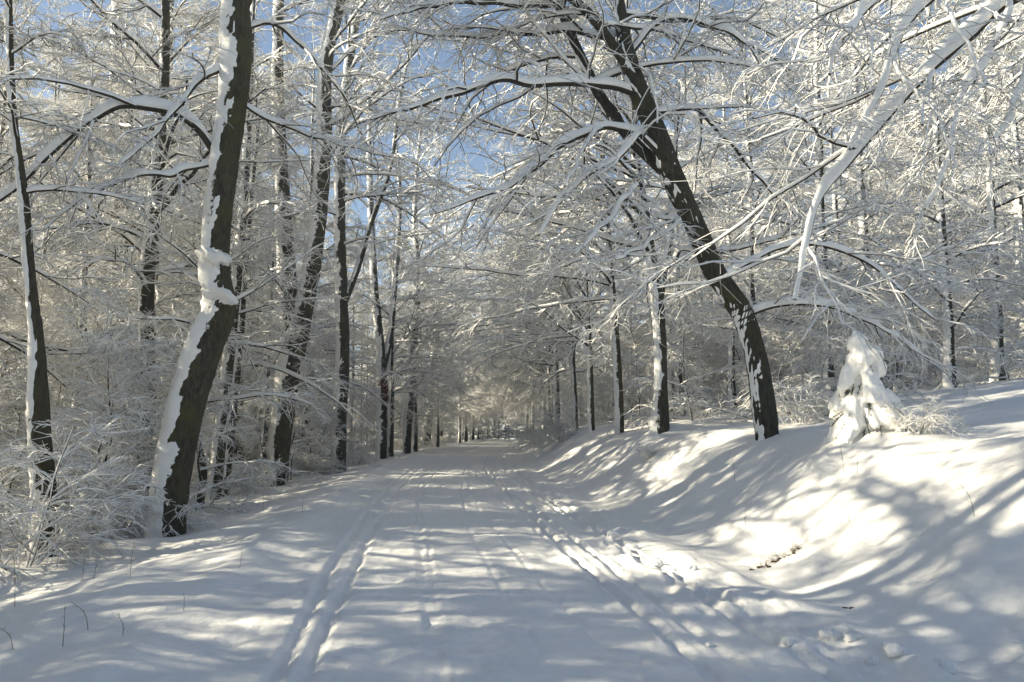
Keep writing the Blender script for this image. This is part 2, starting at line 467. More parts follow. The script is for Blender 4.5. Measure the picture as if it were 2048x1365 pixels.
KIND['beech_b'] = make_kind('beech_b', 12, 18, 0.23, 0.18, 26, 5.0, dict(n2=10, n3=6, n4=5), 0.5)
KIND['tall_a'] = make_kind('tall_a', 14, 20, 0.19, 0.15, 30, 3.6, dict(n2=8, n3=6, n4=5), 0.2)
KIND['pole_a'] = make_kind('pole_a', 23, 19, 0.16, 0.34, 24, 3.6, dict(n2=8, n3=6, n4=5), 0.25)
KIND['pole_b'] = make_kind('pole_b', 24, 17, 0.12, 0.28, 24, 3.2, dict(n2=8, n3=6, n4=5), 0.35)
KIND['sapling_a'] = make_kind('sapling_a', 16, 4.5, 0.035, 0.06, 18, 1.8, dict(n2=7, n3=5, n4=4), 0.6)
KIND['sapling_b'] = make_kind('sapling_b', 17, 3.0, 0.028, 0.04, 16, 1.6, dict(n2=7, n3=5, n4=4), 0.9)
KIND['sapling_c'] = make_kind('sapling_c', 18, 7.0, 0.055, 0.06, 22, 2.3, dict(n2=7, n3=5, n4=4), 0.6)

KIND['arch_a'] = make_kind('arch_a', 19, 15, 0.19, 0.24, 16, 4.0, dict(n2=10, n3=6, n4=5, twig=1.15), 0.4, arch=13)
def make_shrub(name, seed, n, L, cfg):
    rng = np.random.default_rng(seed)
    az = rng.random(n) * 2 * PI; el = R_(38) + R_(42) * rng.random(n)
    d = np.stack([np.cos(az) * np.cos(el), np.sin(az) * np.cos(el), np.sin(el)], 1)
    pos = np.stack([np.cos(az) * 0.1, np.sin(az) * 0.1, np.full(n, -0.08)], 1)
    Ls = L * (0.6 + 0.6 * rng.random(n)); rr = np.full(n, 0.012)
    P1, R1 = grow(pos, d, Ls, rr, rr * 0.4, 8, 0.10, 0.09, rng)
    tq, bq, sq, fq = Q(), Q(), Q(), Q()
    tube(tq, P1, R1, 5); snowtube(sq, P1, R1, 4, rng, 0.02, 0.8, 0.008)
    ramify(bq, sq, fq, P1, R1, cfg, rng)
    return dict(trunk=tq.mesh(name + "_stems", M_BRANCH), branches=bq.mesh(name + "_branches", M_BRANCH),
                snow=sq.mesh(name + "_snow", M_SNOW), twigs=fq.mesh(name + "_twigs", M_FROST))
KIND['shrub_a'] = make_shrub('shrub_a', 31, 11, 2.0, dict(n2=8, n3=6, n4=4, twig=0.9))
KIND['shrub_b'] = make_shrub('shrub_b', 32, 9, 1.4, dict(n2=7, n3=5, n4=4, twig=0.9))
def plant_shrub(kind, label, x, y, rz, s, group=None):
    o = thing('snowy_shrub', label, 'shrub', (x, y, hz(x, y)), rz, group, s)
    k = KIND[kind]
    part('stems', k['trunk'], o)['kind'] = 'stuff'
    part('branches', k['branches'], o); part('snow', k['snow'], o); part('twigs', k['twigs'], o)
    return o

def plant_tree(kind, name, label, cat, x, y, rz, s, group):
    o = thing(name, label, cat, (x, y, hz(x, y) - 0.02), rz, group, s)
    k = KIND[kind]
    part('trunk', k['trunk'], o); part('branches', k['branches'], o)
    part('snow', k['snow'], o); part('twigs', k['twigs'], o)
    return o

# ------------------------------------------------------------------ hero trees, laid out limb by limb
def snow_shell(q, P, Rr, rng, s=20, thick=0.07, cut=0.25, seed=0, step=0.045):
    """snow plastered on the windward side of a trunk; ragged where it dips under the bark"""
    n = max(12, int(np.linalg.norm(np.diff(P, axis=0), axis=1).sum() / step))
    Ps = smooth_path(P, n); Rs = np.interp(np.linspace(0, 1, n), np.linspace(0, 1, len(Rr)), Rr)
    T, N, B = frames(Ps[None])
    a = np.arange(s) * 2 * PI / s
    A, Sx = np.meshgrid(a, np.arange(n) * step)
    wind = np.array((-0.80, -0.38, 0.45)); wind /= np.linalg.norm(wind)
    dirs = N[0][:, None, :] * np.cos(A)[..., None] + B[0][:, None, :] * np.sin(A)[..., None]
    f = dirs @ wind
    nz = 0.8 * fbm(np.cos(A) * 1.2 + 5 + Sx * 0.9, np.sin(A) * 1.2 + Sx * 1.1, seed, 3) + 0.35 * fbm(np.cos(A) * 4 + Sx * 3.5, np.sin(A) * 4 - Sx * 3.1, seed + 9, 3) + 0.42 * fbm(np.cos(A) * 11 + Sx * 9, np.sin(A) * 11 - Sx * 8, seed + 19, 2)
    th = thick * np.clip((f - cut + nz) * 1.25, -0.5, 1.0)
    th[0] = th[-1] = -0.02
    V = Ps[:, None, :] + dirs * (Rs[:, None] + th)[..., None]
    q.add(V[None], ringfaces(1, n, s))

def hero(name, label, stems, limbs=(), auto=(), cfg=None, seed=1, thick=0.06, cut=0.25, bark=M_BARK, loc=None, cat='tree', group=None):
    """stems / limbs: (points [(x,y,z)...], radii [...]); auto: (stem index, count, t0, t1, length, bias)"""
    rng = np.random.default_rng(seed); cfg = cfg or {}
    base = np.array(stems[0][0][0] if loc is None else loc, float)
    root = thing(name, label, cat, tuple(base), 0, group)
    bq, sq, fq = Q(), Q(), Q(); sw = Q()
    st = []
    for i, (pts, rad) in enumerate(stems):
        pts = np.array(pts, float) - base
        n = max(16, int(np.linalg.norm(np.diff(pts, axis=0), axis=1).sum() / 0.12))
        P = smooth_path(pts, n); d = np.r_[0, np.cumsum(np.linalg.norm(np.diff(pts, axis=0), axis=1))]
        d2 = np.r_[0, np.cumsum(np.linalg.norm(np.diff(P, axis=0), axis=1))]
        Rr = np.interp(d2 / d2[-1], d / d[-1], rad)
        Rr = Rr * (1 + 0.10 * fbm(d2 * 1.1, d2 * 0 + i, seed, 3))
        if i == 0: Rr = Rr * (1 + 0.30 * np.exp(-np.clip(P[:, 2], 0, 9) / 0.18))
        tq = Q(); tube(tq, P[None], Rr[None], 18, 0.05, rng)
        part('trunk' if i == 0 else 'stem', tq.mesh(name + '_stem', bark), root)
        snow_shell(sw, P, Rr, rng, {101: 28, 110: 24, 102: 20, 103: 20}.get(seed, 12), thick, cut, seed * 7 + i, step={101: 0.05, 110: 0.055, 102: 0.075, 103: 0.075}.get(seed, 0.11))
        st.append((P, Rr))
    allP, allR = [], []
    for (pts, rad) in limbs:
        pts = np.array(pts, float) - base
        P = smooth_path(pts, 13)
        P[1:-1] += rng.normal(0, 0.02, P[1:-1].shape)
        Rr = np.interp(np.linspace(0, 1, 13), np.linspace(0, 1, len(rad)), rad)
        lq = Q(); Pd = smooth_path(P, 40); Rd = np.interp(np.linspace(0, 1, 40), np.linspace(0, 1, 13), Rr)
        tube(lq, Pd[None], Rd[None], 9, 0.08, rng); part('limb', lq.mesh(name + '_limb', M_BRANCH), root)
        snowtube(sq, Pd[None], Rd[None], 8, rng, 0.035 * cfg.get('limb_snow', 1), 0.95 * cfg.get('limb_snow', 1), 0.012)
        allP.append(P[None]); allR.append(Rr[None])
    for (si, m, t0, t1, ll, bias) in auto:
        P, Rr = st[si]
        pos, d, rad, q = spawn_trunk(P, Rr, m, t0, t1, rng, bias)
        L = ll * (1 - 0.5 * q) * (0.6 + 0.7 * rng.random(m))
        rr = np.minimum(rad * 0.5, 0.012 + 0.011 * L)
        P1, R1 = grow(pos, d, L, rr, rr * 0.25, 12, 0.09, 0.035, rng)
        tube(bq, P1, R1, 6); snowtube(sq, P1, R1, 5, rng, 0.03, 0.85, 0.01)
        allP.append(P1); allR.append(R1)
    allP = np.concatenate(allP); allR = np.concatenate(allR)
    ramify(bq, sq, fq, allP, allR, cfg, rng)
    part('branches', bq.mesh(name + '_branches', M_BRANCH), root)
    part('branch_snow', sq.mesh(name + '_branch_snow', M_SNOW), root)
    part('trunk_snow', sw.mesh(name + '_trunk_snow', M_SNOW), root)
    part('twigs', fq.mesh(name + '_twigs', M_FROST), root)
    return root

def line(pp, d0, d1=None, bury=False):
    """pixel polyline -> points whose depth runs from d0 to d1"""
    d1 = d0 if d1 is None else d1
    n = len(pp); out = []
    for i, p in enumerate(pp):
        dd = d0 + (d1 - d0) * i / max(1, n - 1)
        out.append(at(p[0], p[1], dd))
    if bury: out[0] = out[0] - np.array((0, 0, 0.25))
    return out

def blob(q, c, rx, ry, rz, seed, amp=0.25, n=14, flat=None, freq=1.7):
    u = np.linspace(0, 2 * PI, n, endpoint=False); v = np.linspace(0.02, PI - 0.02, n // 2 + 2)
    Uu, Vv = np.meshgrid(u, v)
    d = np.stack([np.cos(Uu) * np.sin(Vv), np.sin(Uu) * np.sin(Vv), np.cos(Vv)], -1)
    f = 1 + amp * (fbm(d[..., 0] * freq + d[..., 2] * 0.6 * freq + seed * 3.1, d[..., 1] * freq + d[..., 2] * 0.45 * freq, seed, 3))
    p = d * f[..., None] * np.array((rx, ry, rz)) + np.array(c)
    if flat is not None: p[..., 2] = np.maximum(p[..., 2], flat)
    r, k = p.shape[:2]
    F = ringfaces(1, r, k)
    q.add(p[None], F[..., ::-1])

# --- T1: the big leaning beech on the left
g1 = ground_hit(335, 1072); D = g1[1]
t1 = hero("beech_tree", "thick leaning beech nearest on the left, two snow pillows on its trunk", [
    (line([(333, 1085), (345, 960), (372, 820), (412, 690), (440, 620), (432, 540), (436, 440), (455, 300), (472, 170), (474, 60), (468, -40), (455, -300), (470, -700), (480, -1050)], D, bury=True),
     [pxm(w / 2, D) for w in (66, 68, 72, 66, 60, 52, 54, 52, 54, 60, 44, 36, 22, 8)]),
    (line([(472, 40), (500, -40), (540, -250), (600, -520), (640, -800)], D, D + 1), [pxm(w / 2, D) for w in (36, 34, 28, 18, 6)])],
  limbs=[(line([(425, 300), (385, 245), (310, 218), (230, 218), (150, 262), (80, 330), (0, 400), (-110, 480)], D, D - 2.5), [0.07, 0.06, 0.045, 0.02]),
         (line([(450, 130), (400, 165), (350, 220), (290, 290), (240, 330)], D, D - 1.5), [0.05, 0.035, 0.015]),
         (line([(488, 60), (540, 45), (620, 110), (690, 200), (740, 300)], D, D + 2), [0.04, 0.03, 0.012]),
         (line([(470, 190), (540, 240), (620, 270), (720, 300), (840, 330)], D, D + 1), [0.035, 0.025, 0.010]),
         (line([(420, 330), (350, 345), (260, 360), (170, 395), (90, 460)], D, D - 2), [0.04, 0.03, 0.012])],
  auto=[(0, 9, 0.50, 0.98, 5.0, (0.2, 0, 0)), (1, 7, 0.2, 0.98, 4.5, (0.3, 0, 0))],
  cfg=dict(n2=9, n3=6, n4=5, k2=6, k3=4, k4=2, limb_snow=1.25, twig=0.85), seed=101, thick=0.075, cut=0.36, bark=M_BARK_BARE)
b1 = Vector(t1.location)
for (px, py, rx, ry, rz, sd) in ((428, 515, 0.31, 0.28, 0.17, 3), (440, 592, 0.31, 0.28, 0.14, 4)):
    q = Q(); c = at(px, py, D - 0.20); blob(q, (0, 0, 0), rx, ry, rz, sd, 0.8, 32, freq=2.2)
    o = part('snow_pillow', q.mesh('snow_pillow', M_SNOW), t1, tuple(Vector(c) - b1)); o.rotation_euler = (0, 0.32, 0)

# --- T2: forked beech
g = ground_hit(556, 970); D = g[1]
hero("beech_tree", "forked beech with two upright stems and snow in its fork, second large left trunk", [
    (line([(556, 978), (560, 900), (570, 800), (585, 700), (612, 600), (636, 440), (648, 300), (652, 130), (685, -30), (700, -300), (720, -600)], D, bury=True), [pxm(w / 2, D) for w in (38, 38, 44, 52, 36, 34, 30, 28, 24, 18, 6)]),
    (line([(582, 730), (577, 610), (572, 500), (564, 360), (556, 180), (558, 0), (570, -250), (560, -550)], D - 0.1, D + 0.2), [pxm(w / 2, D) for w in (32, 36, 34, 28, 24, 20, 14, 5)])],
  limbs=[(line([(652, 150), (720, 90), (800, 60), (900, 80), (1000, 70)], D, D + 3), [0.06, 0.045, 0.015]),
         (line([(645, 330), (720, 230), (800, 170), (900, 140)], D, D - 2), [0.05, 0.035, 0.012])],
  auto=[(0, 12, 0.42, 0.98, 4.6, (0.4, -0.1, 0)), (1, 10, 0.40, 0.98, 3.6, (-0.2, 0, 0)), (0, 6, 0.38, 0.75, 6.0, (1.4, 0, 0.4))], cfg=dict(n2=8, n3=5, n4=4), seed=102, thick=0.06, cut=0.55, bark=M_BARK_BARE)
# --- T3
g = ground_hit(678, 945); D = g[1]
hero("beech_tree", "straight dark beech with a white snow seam, standing right of the forked beech", [
    (line([(677, 950), (680, 830), (686, 700), (682, 560), (680, 420), (684, 250), (704, 90), (730, -60), (760, -350)], D, bury=True), [pxm(w / 2, D) for w in (28, 28, 26, 24, 22, 20, 17, 14, 5)]),
    (line([(688, 610), (715, 540), (738, 460), (780, 340), (800, 200), (830, 50)], D, D + 1), [pxm(w / 2, D) for w in (12, 11, 10, 8, 7, 3)])],
  auto=[(0, 16, 0.33, 0.98, 5.2, (0.45, 0, 0)), (1, 7, 0.3, 0.98, 3.5, (0.4, 0, 0)), (0, 9, 0.36, 0.8, 7.0, (1.4, 0, 0.4))], cfg=dict(n2=8, n3=5, n4=4), seed=103, thick=0.06, cut=0.60, bark=M_BARK_BARE)
# --- T4 with rust coloured patch and snapped stub
g = ground_hit(763, 917); D = g[1]
t4 = hero("beech_tree", "beech with a rusty bark patch and a snapped snowy stub pointing right", [
    (line([(762, 922), (764, 830), (764, 760), (760, 680), (752, 600), (745, 480), (740, 330), (738, 180)], D, bury=True), [pxm(w / 2, D) for w in (22, 21, 20, 16, 14, 12, 9, 4)]),
    (line([(766, 740), (780, 680), (788, 600), (796, 500), (800, 380), (790, 260)], D + .1, D + .4), [pxm(w / 2, D) for w in (12, 11, 10, 9, 7, 3)])],
  limbs=[(line([(766, 752), (800, 743), (838, 734)], D - 0.2, D - 0.6), [0.07, 0.06, 0.05])],
  auto=[(0, 14, 0.35, 0.98, 5.0, (0.35, 0, 0)), (1, 10, 0.35, 0.98, 4.5, (0.3, 0, 0))], cfg=dict(n2=7, n3=4, n4=3, twig=1.6, snow=1.4), seed=104, thick=0.08, cut=0.3)
q = Q(); pp = np.array(line([(765.5, 762), (765.5, 805)], D - 0.03)) - np.array(t4.location)
tube(q, smooth_path(pp, 8)[None], np.full((1, 8), pxm(10.6, D)), 14, 0.05, np.random.default_rng(5))
part('bark_patch', q.mesh('bark_patch', M_RUST), t4, label='rust-coloured bare bark patch')
# --- farther row on the left
def row_tree(label, pts, widths, seed, n=18, ll=5.0, bias=(0.3, 0, 0), stems2=(), base=None, cut=0.58, t0=0.34):
    base = base or pts[0]
    g = ground_hit(*base); D = g[1]
    stems = [(line([(base[0], base[1] + 4)] + pts[1:], D, bury=True), [pxm(w / 2, D) for w in widths])]
    for (p2, w2) in stems2: stems.append((line(p2, D), [pxm(w / 2, D) for w in w2]))
    sg = 1 if bias[0] > 0 else -1
    au = [(0, n, t0, 0.98, ll, bias), (0, 14, max(0.36, t0), 0.9, 6.3, (sg * 1.3, -0.2, 0.45))] + [(i + 1, n // 2, 0.35, 0.98, ll * 0.8, bias) for i in range(len(stems2))]
    return hero("beech_tree", label, stems, auto=au, cfg=dict(n2=7, n3=4, n4=3, twig=1.6, snow=1.4) if D < 36 else dict(n2=6, n3=3, n4=4, twig=2.0, snow=1.6, k2=4, far=True), seed=seed, thick=0.06, cut=cut, bark=M_BARK_BARE)
row_tree("thin wavy dark trunk right of the beech with the rusty patch",
         [(813, 908), (816, 850), (822, 770), (827, 660), (836, 560), (830, 440), (835, 330), (845, 230)], [17, 17, 19, 19, 14, 10, 7, 3], 105, t0=0.42)
row_tree("right-leaning dark trunk, left one of the close pair in the far left row",
         [(848, 892), (858, 830), (864, 750), (872, 670), (880, 580), (890, 480), (900, 380)], [22, 17, 14, 12, 9, 6, 3], 106, 16, t0=0.46)
row_tree("right-leaning dark trunk, right one of the close pair in the far left row",
         [(874, 887), (882, 820), (889, 740), (893, 660), (900, 580), (905, 500)], [18, 16, 13, 11, 8, 3], 107, 14, t0=0.46)
row_tree("thin trunk just left of the V-shaped trunk at the road's far end",
         [(922, 881), (927, 820), (928, 770), (932, 700), (935, 600)], [10, 9, 8, 6, 2], 108, 14, t0=0.46)
row_tree("small V-shaped double trunk beside the blue gap at the road's far end",
         [(943, 879), (940, 850), (936, 800), (930, 730), (925, 640)], [15, 12, 8, 6, 2], 109, 12, t0=0.45, stems2=[([(945, 872), (950, 840), (956, 790), (962, 720)], [8, 7, 5, 2])])

# --- R1: the leaning tree on the right
g = ground_hit(1535, 872); D = g[1]
hero("beech_tree", "big tree leaning left across the road from the right bank, dark trunk", [
    (line([(1538, 885), (1524, 790), (1506, 690), (1480, 620), (1432, 550), (1398, 470), (1352, 370), (1306, 250), (1262, 140), (1240, 20), (1235, -150), (1230, -400), (1240, -650)], D, bury=True), [pxm(w / 2, D) for w in (46, 46, 44, 46, 44, 44, 46, 44, 40, 26, 22, 16, 6)]),
    (line([(1335, 350), (1255, 270), (1205, 200), (1160, 110), (1120, 20), (1060, -90), (1000, -260)], D + 0.3, D + 0.8), [pxm(w / 2, D) for w in (26, 26, 24, 20, 18, 14, 5)]),
    (line([(1268, 150), (1225, 90), (1180, 30), (1110, -30), (1030, -120)], D, D - 0.5), [pxm(w / 2, D) for w in (24, 22, 20, 15, 5)])],
  limbs=[(line([(1275, 190), (1220, 172), (1150, 165), (1060, 168), (980, 165), (900, 190), (820, 215), (740, 240)], D, D - 1.5), [0.07, 0.06, 0.045, 0.015]),
         (line([(1230, 75), (1150, 62), (1060, 65), (970, 75), (880, 70), (790, 60)], D + .3, D + 1), [0.06, 0.05, 0.015]),
         (line([(1100, 12), (1020, 10), (930, 5), (850, 15), (760, 40)], D, D - 1), [0.05, 0.04, 0.015]),
         (line([(1285, 270), (1200, 255), (1130, 285), (1080, 330), (1020, 375), (930, 405), (860, 430)], D, D - 1.5), [0.06, 0.045, 0.012]),
         (line([(1310, 300), (1280, 270), (1255, 300), (1180, 350), (1120, 400), (1080, 470)], D - 0.2, D - 2), [0.045, 0.035, 0.012]),
         (line([(1275, 370), (1250, 400), (1200, 460), (1150, 510)], D - 0.3, D - 2), [0.03, 0.022, 0.010]),
         (line([(1310, 430), (1360, 440), (1310, 480), (1260, 510), (1230, 520)], D - 0.4, D - 2), [0.03, 0.022, 0.010]),
         (line([(1508, 625), (1560, 610), (1610, 605), (1690, 625), (1770, 660), (1860, 720)], D, D - 0.5), [0.05, 0.04, 0.025, 0.012]),
         (line([(1440, 560), (1500, 520), (1580, 490), (1680, 500), (1780, 560), (1870, 640)], D, D + 1.5), [0.045, 0.035, 0.012]),
         (line([(1310, 225), (1390, 220), (1460, 290), (1520, 360), (1590, 430)], D, D + 1), [0.05, 0.035, 0.012]),
         (line([(1260, 110), (1330, 40), (1420, 50), (1500, 90), (1600, 150)], D, D - 0.5), [0.045, 0.035, 0.012]),
         (line([(1420, 540), (1370, 500), (1330, 540), (1260, 600), (1200, 660)], D, D + 1.5), [0.04, 0.03, 0.010])],
  auto=[(0, 8, 0.55, 0.98, 4.5, (-0.3, 0, 0)), (1, 7, 0.3, 0.98, 3.5, (-0.5, 0, 0)), (2, 6, 0.3, 0.98, 3.2, (-0.5, 0, 0))],
  cfg=dict(n2=9, n3=6, n4=4, k2=6, k3=4, k4=2, limb_snow=1.0, droop=1.1, twig=0.85), seed=110, thick=0.022, cut=0.88, bark=M_BARK_DARK)
# --- R0: tree just out of the picture on the right, snow-heavy limbs hanging in
hx, hy = 8.2, 9.5
base0 = np.array((hx, hy, hz(hx, hy)))
D = 9.0
top0 = at(2360, -60, 9.5)
hero("beech_tree", "snow-laden tree at the right edge whose thick white limbs hang down into view", [
    ([base0 - (0, 0, .2), base0 + (-0.1, 0, 2.5), top0, top0 + (-0.3, 0.2, 3.5), top0 + (0, .6, 7)], [0.26, 0.22, 0.18, 0.12, 0.03])],
  limbs=[(line([(2330, -40), (2160, -60), (2030, 0), (1900, 105), (1790, 215), (1710, 310), (1640, 400), (1605, 500), (1590, 600)], 9.4, 8.6), [0.085, 0.075, 0.06, 0.045, 0.03, 0.018]),
         (line([(2300, -150), (2050, -130), (1900, -40), (1800, 80), (1760, 190), (1700, 300)], 9.4, 8.3), [0.07, 0.055, 0.035, 0.012]),
         (line([(2020, 5), (1990, 100), (1930, 180), (1900, 300), (1850, 420)], 9.1, 8.6), [0.03, 0.022, 0.010]),
         (line([(2340, 0), (2200, 20), (2080, 90), (2040, 190), (1990, 280)], 9.4, 8.8), [0.045, 0.035, 0.012]),
         (line([(2000, -90), (1860, -60), (1760, -10), (1700, 60), (1660, 150)], 9.0, 8.2), [0.045, 0.035, 0.012])],
  auto=[(0, 9, 0.45, 0.98, 4.0, (-0.2, 0, 0))], cfg=dict(n2=9, n3=6, n4=5, k2=6, k3=4, k4=2, limb_snow=1.35, snow=0.9, droop=0.9, twig=0.85), seed=111, thick=0.07, cut=0.2)
# --- right row
row_tree("upright beech on a snowy root mound at the right bank's edge",
         [(1318, 860), (1322, 780), (1320, 680), (1314, 590), (1300, 500), (1285, 400), (1270, 300), (1262, 150), (1250, -50)], [40, 26, 25, 24, 22, 18, 15, 12, 5], 112, 20, 4.6, (-0.35, 0, 0), stems2=[([(1318, 620), (1330, 540), (1345, 440), (1350, 320), (1360, 160)], [13, 12, 11, 9, 4])])
row_tree("slender trunk left of the root-mound beech, right row",
         [(1239, 866), (1238, 800), (1234, 720), (1228, 620), (1220, 520), (1215, 420), (1205, 300), (1200, 150)], [19, 18, 16, 14, 12, 10, 7, 3], 113, 20, 5.0, (-0.4, 0, 0))
row_tree("thin trunk with white left edge, third from the leaning tree in the right row",
         [(1184, 862), (1182, 800), (1180, 720), (1175, 620), (1170, 520), (1160, 400)], [13, 12, 11, 9, 7, 3], 114, 18, 5.0, (-0.5, 0, 0))
row_tree("thinnest trunk farthest along the right row",
         [(1152, 862), (1150, 800), (1146, 720), (1140, 620), (1130, 520)], [9, 9, 8, 6, 3], 115, 18, 5.5, (-0.5, 0, 0))

# ------------------------------------------------------------------ far-left trees and mid trunks standing in the wood
def wood_tree(label, base, widths, path, kind_n, seed, ll=3.4, D=None, t0=0.33, bark=M_BARK_FAR, name="forest_tree"):
    g = ground_hit(*base) if D is None else None
    dd = g[1] if D is None else D
    gx = at(base[0], base[1], dd)
    gz = hz(gx[0], gx[1])
    pts = line(path, dd)
    pts[0] = np.array((pts[0][0], pts[0][1], gz - 0.2))
    return hero(name, label, [(pts, [pxm(w / 2, dd) for w in widths])], auto=[(0, kind_n, t0, 0.98, ll, (0, 0, 0))],
                cfg=dict(n2=7, n3=4, n4=4, twig=1.2, k2=4), seed=seed, thick=0.05, cut=0.4, bark=bark)
wood_tree("rough leaning trunk behind the snowy bush at the left edge", (95, 1112), [48, 46, 40, 28, 19, 15, 12, 9, 4],
          [(95, 1112), (88, 980), (78, 840), (75, 700), (62, 560), (50, 400), (30, 250), (20, 0), (30, -400)], 16, 120, 1.7, t0=0.45)

for (lab, base, path, ws, nb, sd) in (
    ("straight trunk left of the leaning beech, left one of two close together", (178, 946), [(178, 946), (190, 780), (205, 600), (220, 420), (230, 200), (236, -50), (240, -350)], [34, 32, 29, 27, 24, 18, 6], 20, 121),
    ("thinner trunk just right of the straight pair's left trunk", (212, 942), [(212, 942), (220, 800), (234, 640), (240, 480), (250, 250), (255, 20)], [20, 19, 17, 15, 12, 4], 18, 122),
    ("pale snow-streaked trunk between the straight pair and the leaning beech", (276, 960), [(276, 960), (288, 780), (305, 580), (315, 460), (330, 300), (340, 50), (345, -200)], [28, 26, 24, 22, 20, 14, 5], 20, 123),
    ("short crooked thin trunk close behind the leaning beech's foot", (395, 1018), [(395, 1018), (402, 930), (392, 880), (404, 810), (420, 700), (430, 560), (440, 400)], [20, 20, 16, 14, 13, 10, 3], 12, 124),
    ("slim trunk right behind the leaning beech, left one of a narrow pair", (428, 1000), [(428, 1000), (444, 850), (462, 680), (476, 540), (490, 380), (500, 180), (510, -60)], [24, 22, 20, 18, 15, 11, 4], 18, 125),
    ("slim trunk right behind the leaning beech, right one of a narrow pair", (447, 994), [(447, 994), (462, 850), (478, 700), (488, 560), (500, 420), (520, 220)], [18, 17, 15, 13, 10, 4], 16, 126)):
    wood_tree(lab, base, ws, path, nb, sd)

# ------------------------------------------------------------------ forest
BESIDE_SEED = 7
rng = random.Random(7)
placed = []
def ok(x, y, dmin):
    return all((x - a) ** 2 + (y - b) ** 2 > dmin * dmin for a, b in placed)
def scatter(n, xr, yr, kinds, name, label, cat, group, dmin, s=(0.85, 1.2), mu=6.8):
    c = 0; tries = 0
    while c < n and tries < n * 60:
        tries += 1
        y = yr[0] + (yr[1] - yr[0]) * rng.random() ** 1.2
        x = xr[0] + (xr[1] - xr[0]) * rng.random()
        u = x - float(centre(y))
        if abs(u) < mu: continue
        if name == 'forest_tree':
            if u > 0 and x / max(y, 1) < 0.75 and y < 22: continue
            if u < 0 and 2.5 < y < 21 and x > -0.62 * y - 1.5: continue
        vpx = abs((x - 0.015 * y) / max(y, 0.1))
        if group != 'trees beside the viewer' and vpx > 0.74: continue
        if group == 'trees beside the viewer' and vpx < 0.72 and y > 0: continue
        if group == 'trees beside the viewer' and (abs(y + 0.07 * x - 5.9) < 0.9 or abs(y + 0.07 * x - 10.2) < 1.75): continue  # lanes kept clear to shape sun patches on road and bank
        if not ok(x, y, dmin): continue
        placed.append((x, y)); c += 1
        plant_tree(rng.choice(kinds), name, label, cat, x, y, rng.random() * 2 * PI, s[0] + (s[1] - s[0]) * rng.random(), group)
def row(u0, ys, name, label, cat, group, s=(0.8, 1.1)):
    for y in ys:
        y = y + rng.uniform(-1, 1); x = float(centre(y)) + u0 + rng.uniform(-0.4, 0.4)
        placed.append((x, y))
        rz = (0 if u0 < 0 else PI) + rng.uniform(-0.5, 0.5)
        plant_tree('arch_a', name, label, cat, x, y, rz, rng.uniform(*s), group)
big = ['beech_a', 'beech_b', 'tall_a', 'pole_b', 'beech_a']
row(-5.2, [53, 63, 79], 'forest_tree', '', 'tree', 'left row trees along the far road', (1.05, 1.25))
row(-3.9, np.arange(84, 119, 5.0), 'forest_tree', '', 'tree', 'left row trees along the far road')
row(5.2, np.arange(44, 80, 5.0), 'forest_tree', '', 'tree', 'right row trees along the far road')
row(3.7, np.arange(80, 119, 4.5), 'forest_tree', '', 'tree', 'right row trees along the far road')
rng = random.Random(BESIDE_SEED)
# trees placed to shade the road: far left, then unseen ones beside the camera
scatter(20, (-16, -8.5), (95, 150), big, 'forest_tree', '', 'tree', 'trees of the wood left of the road', 1.8, mu=6.5)
scatter(36, (-26, -8.5), (-9, 23), ['pole_a', 'tall_a', 'beech_a', 'beech_b'], 'forest_tree', '', 'tree', 'trees beside the viewer', 2.0, (0.95, 1.2))
rng = random.Random(11)
poles = ['pole_a', 'pole_b', 'pole_a', 'pole_b', 'tall_a', 'beech_a']
scatter(7, (-17, -7.5), (18, 42), ['beech_a', 'beech_b'], 'forest_tree', '', 'tree', 'trees of the wood left of the road', 2.6)
scatter(76, (-40, -8), (12, 70), poles, 'forest_tree', '', 'tree', 'trees of the wood left of the road', 2.0, (0.9, 1.2))
scatter(45, (-50, -7), (70, 150), big, 'forest_tree', '', 'tree', 'trees of the wood left of the road', 2.4, mu=7)
scatter(66, (8, 48), (20, 75), big, 'forest_tree', '', 'tree', 'trees of the wood right of the road', 2.3, mu=7.5)
scatter(28, (6, 60), (75, 150), big, 'forest_tree', '', 'tree', 'trees of the wood right of the road', 3.0, mu=7)
scatter(11, (-4, 7), (123, 133), ['conifer'], 'forest_tree', '', 'conifer', 'trees beyond the end of the road', 1.6, mu=0)  # dark conifers added to stand for the shaded gap where the road ends
scatter(22, (-12, 20), (152, 190), big, 'forest_tree', '', 'tree', 'trees beyond the end of the road', 1.9, mu=0)
# saplings
small = ['sapling_a', 'sapling_b', 'sapling_c']
scatter(70, (-26, -6.2), (15, 60), small, 'sapling', '', 'sapling', 'saplings left of the road', 1.0, (0.8, 1.3), 6.0)
scatter(70, (6, 34), (19, 70), small, 'sapling', '', 'sapling', 'saplings right of the road', 1.2, (0.8, 1.3), 6.6)

scatter(30, (-15, -4), (70, 130), small, 'sapling', '', 'sapling', 'saplings left of the road', 0.9, (0.9, 1.3), 6.6)
scatter(40, (-20, -4), (48, 125), small, 'sapling', '', 'sapling', 'saplings left of the road', 1.2, (0.8, 1.3), 7.2)
scatter(45, (3, 20), (40, 125), small, 'sapling', '', 'sapling', 'saplings right of the road', 1.2, (0.7, 1.2), 4.2)
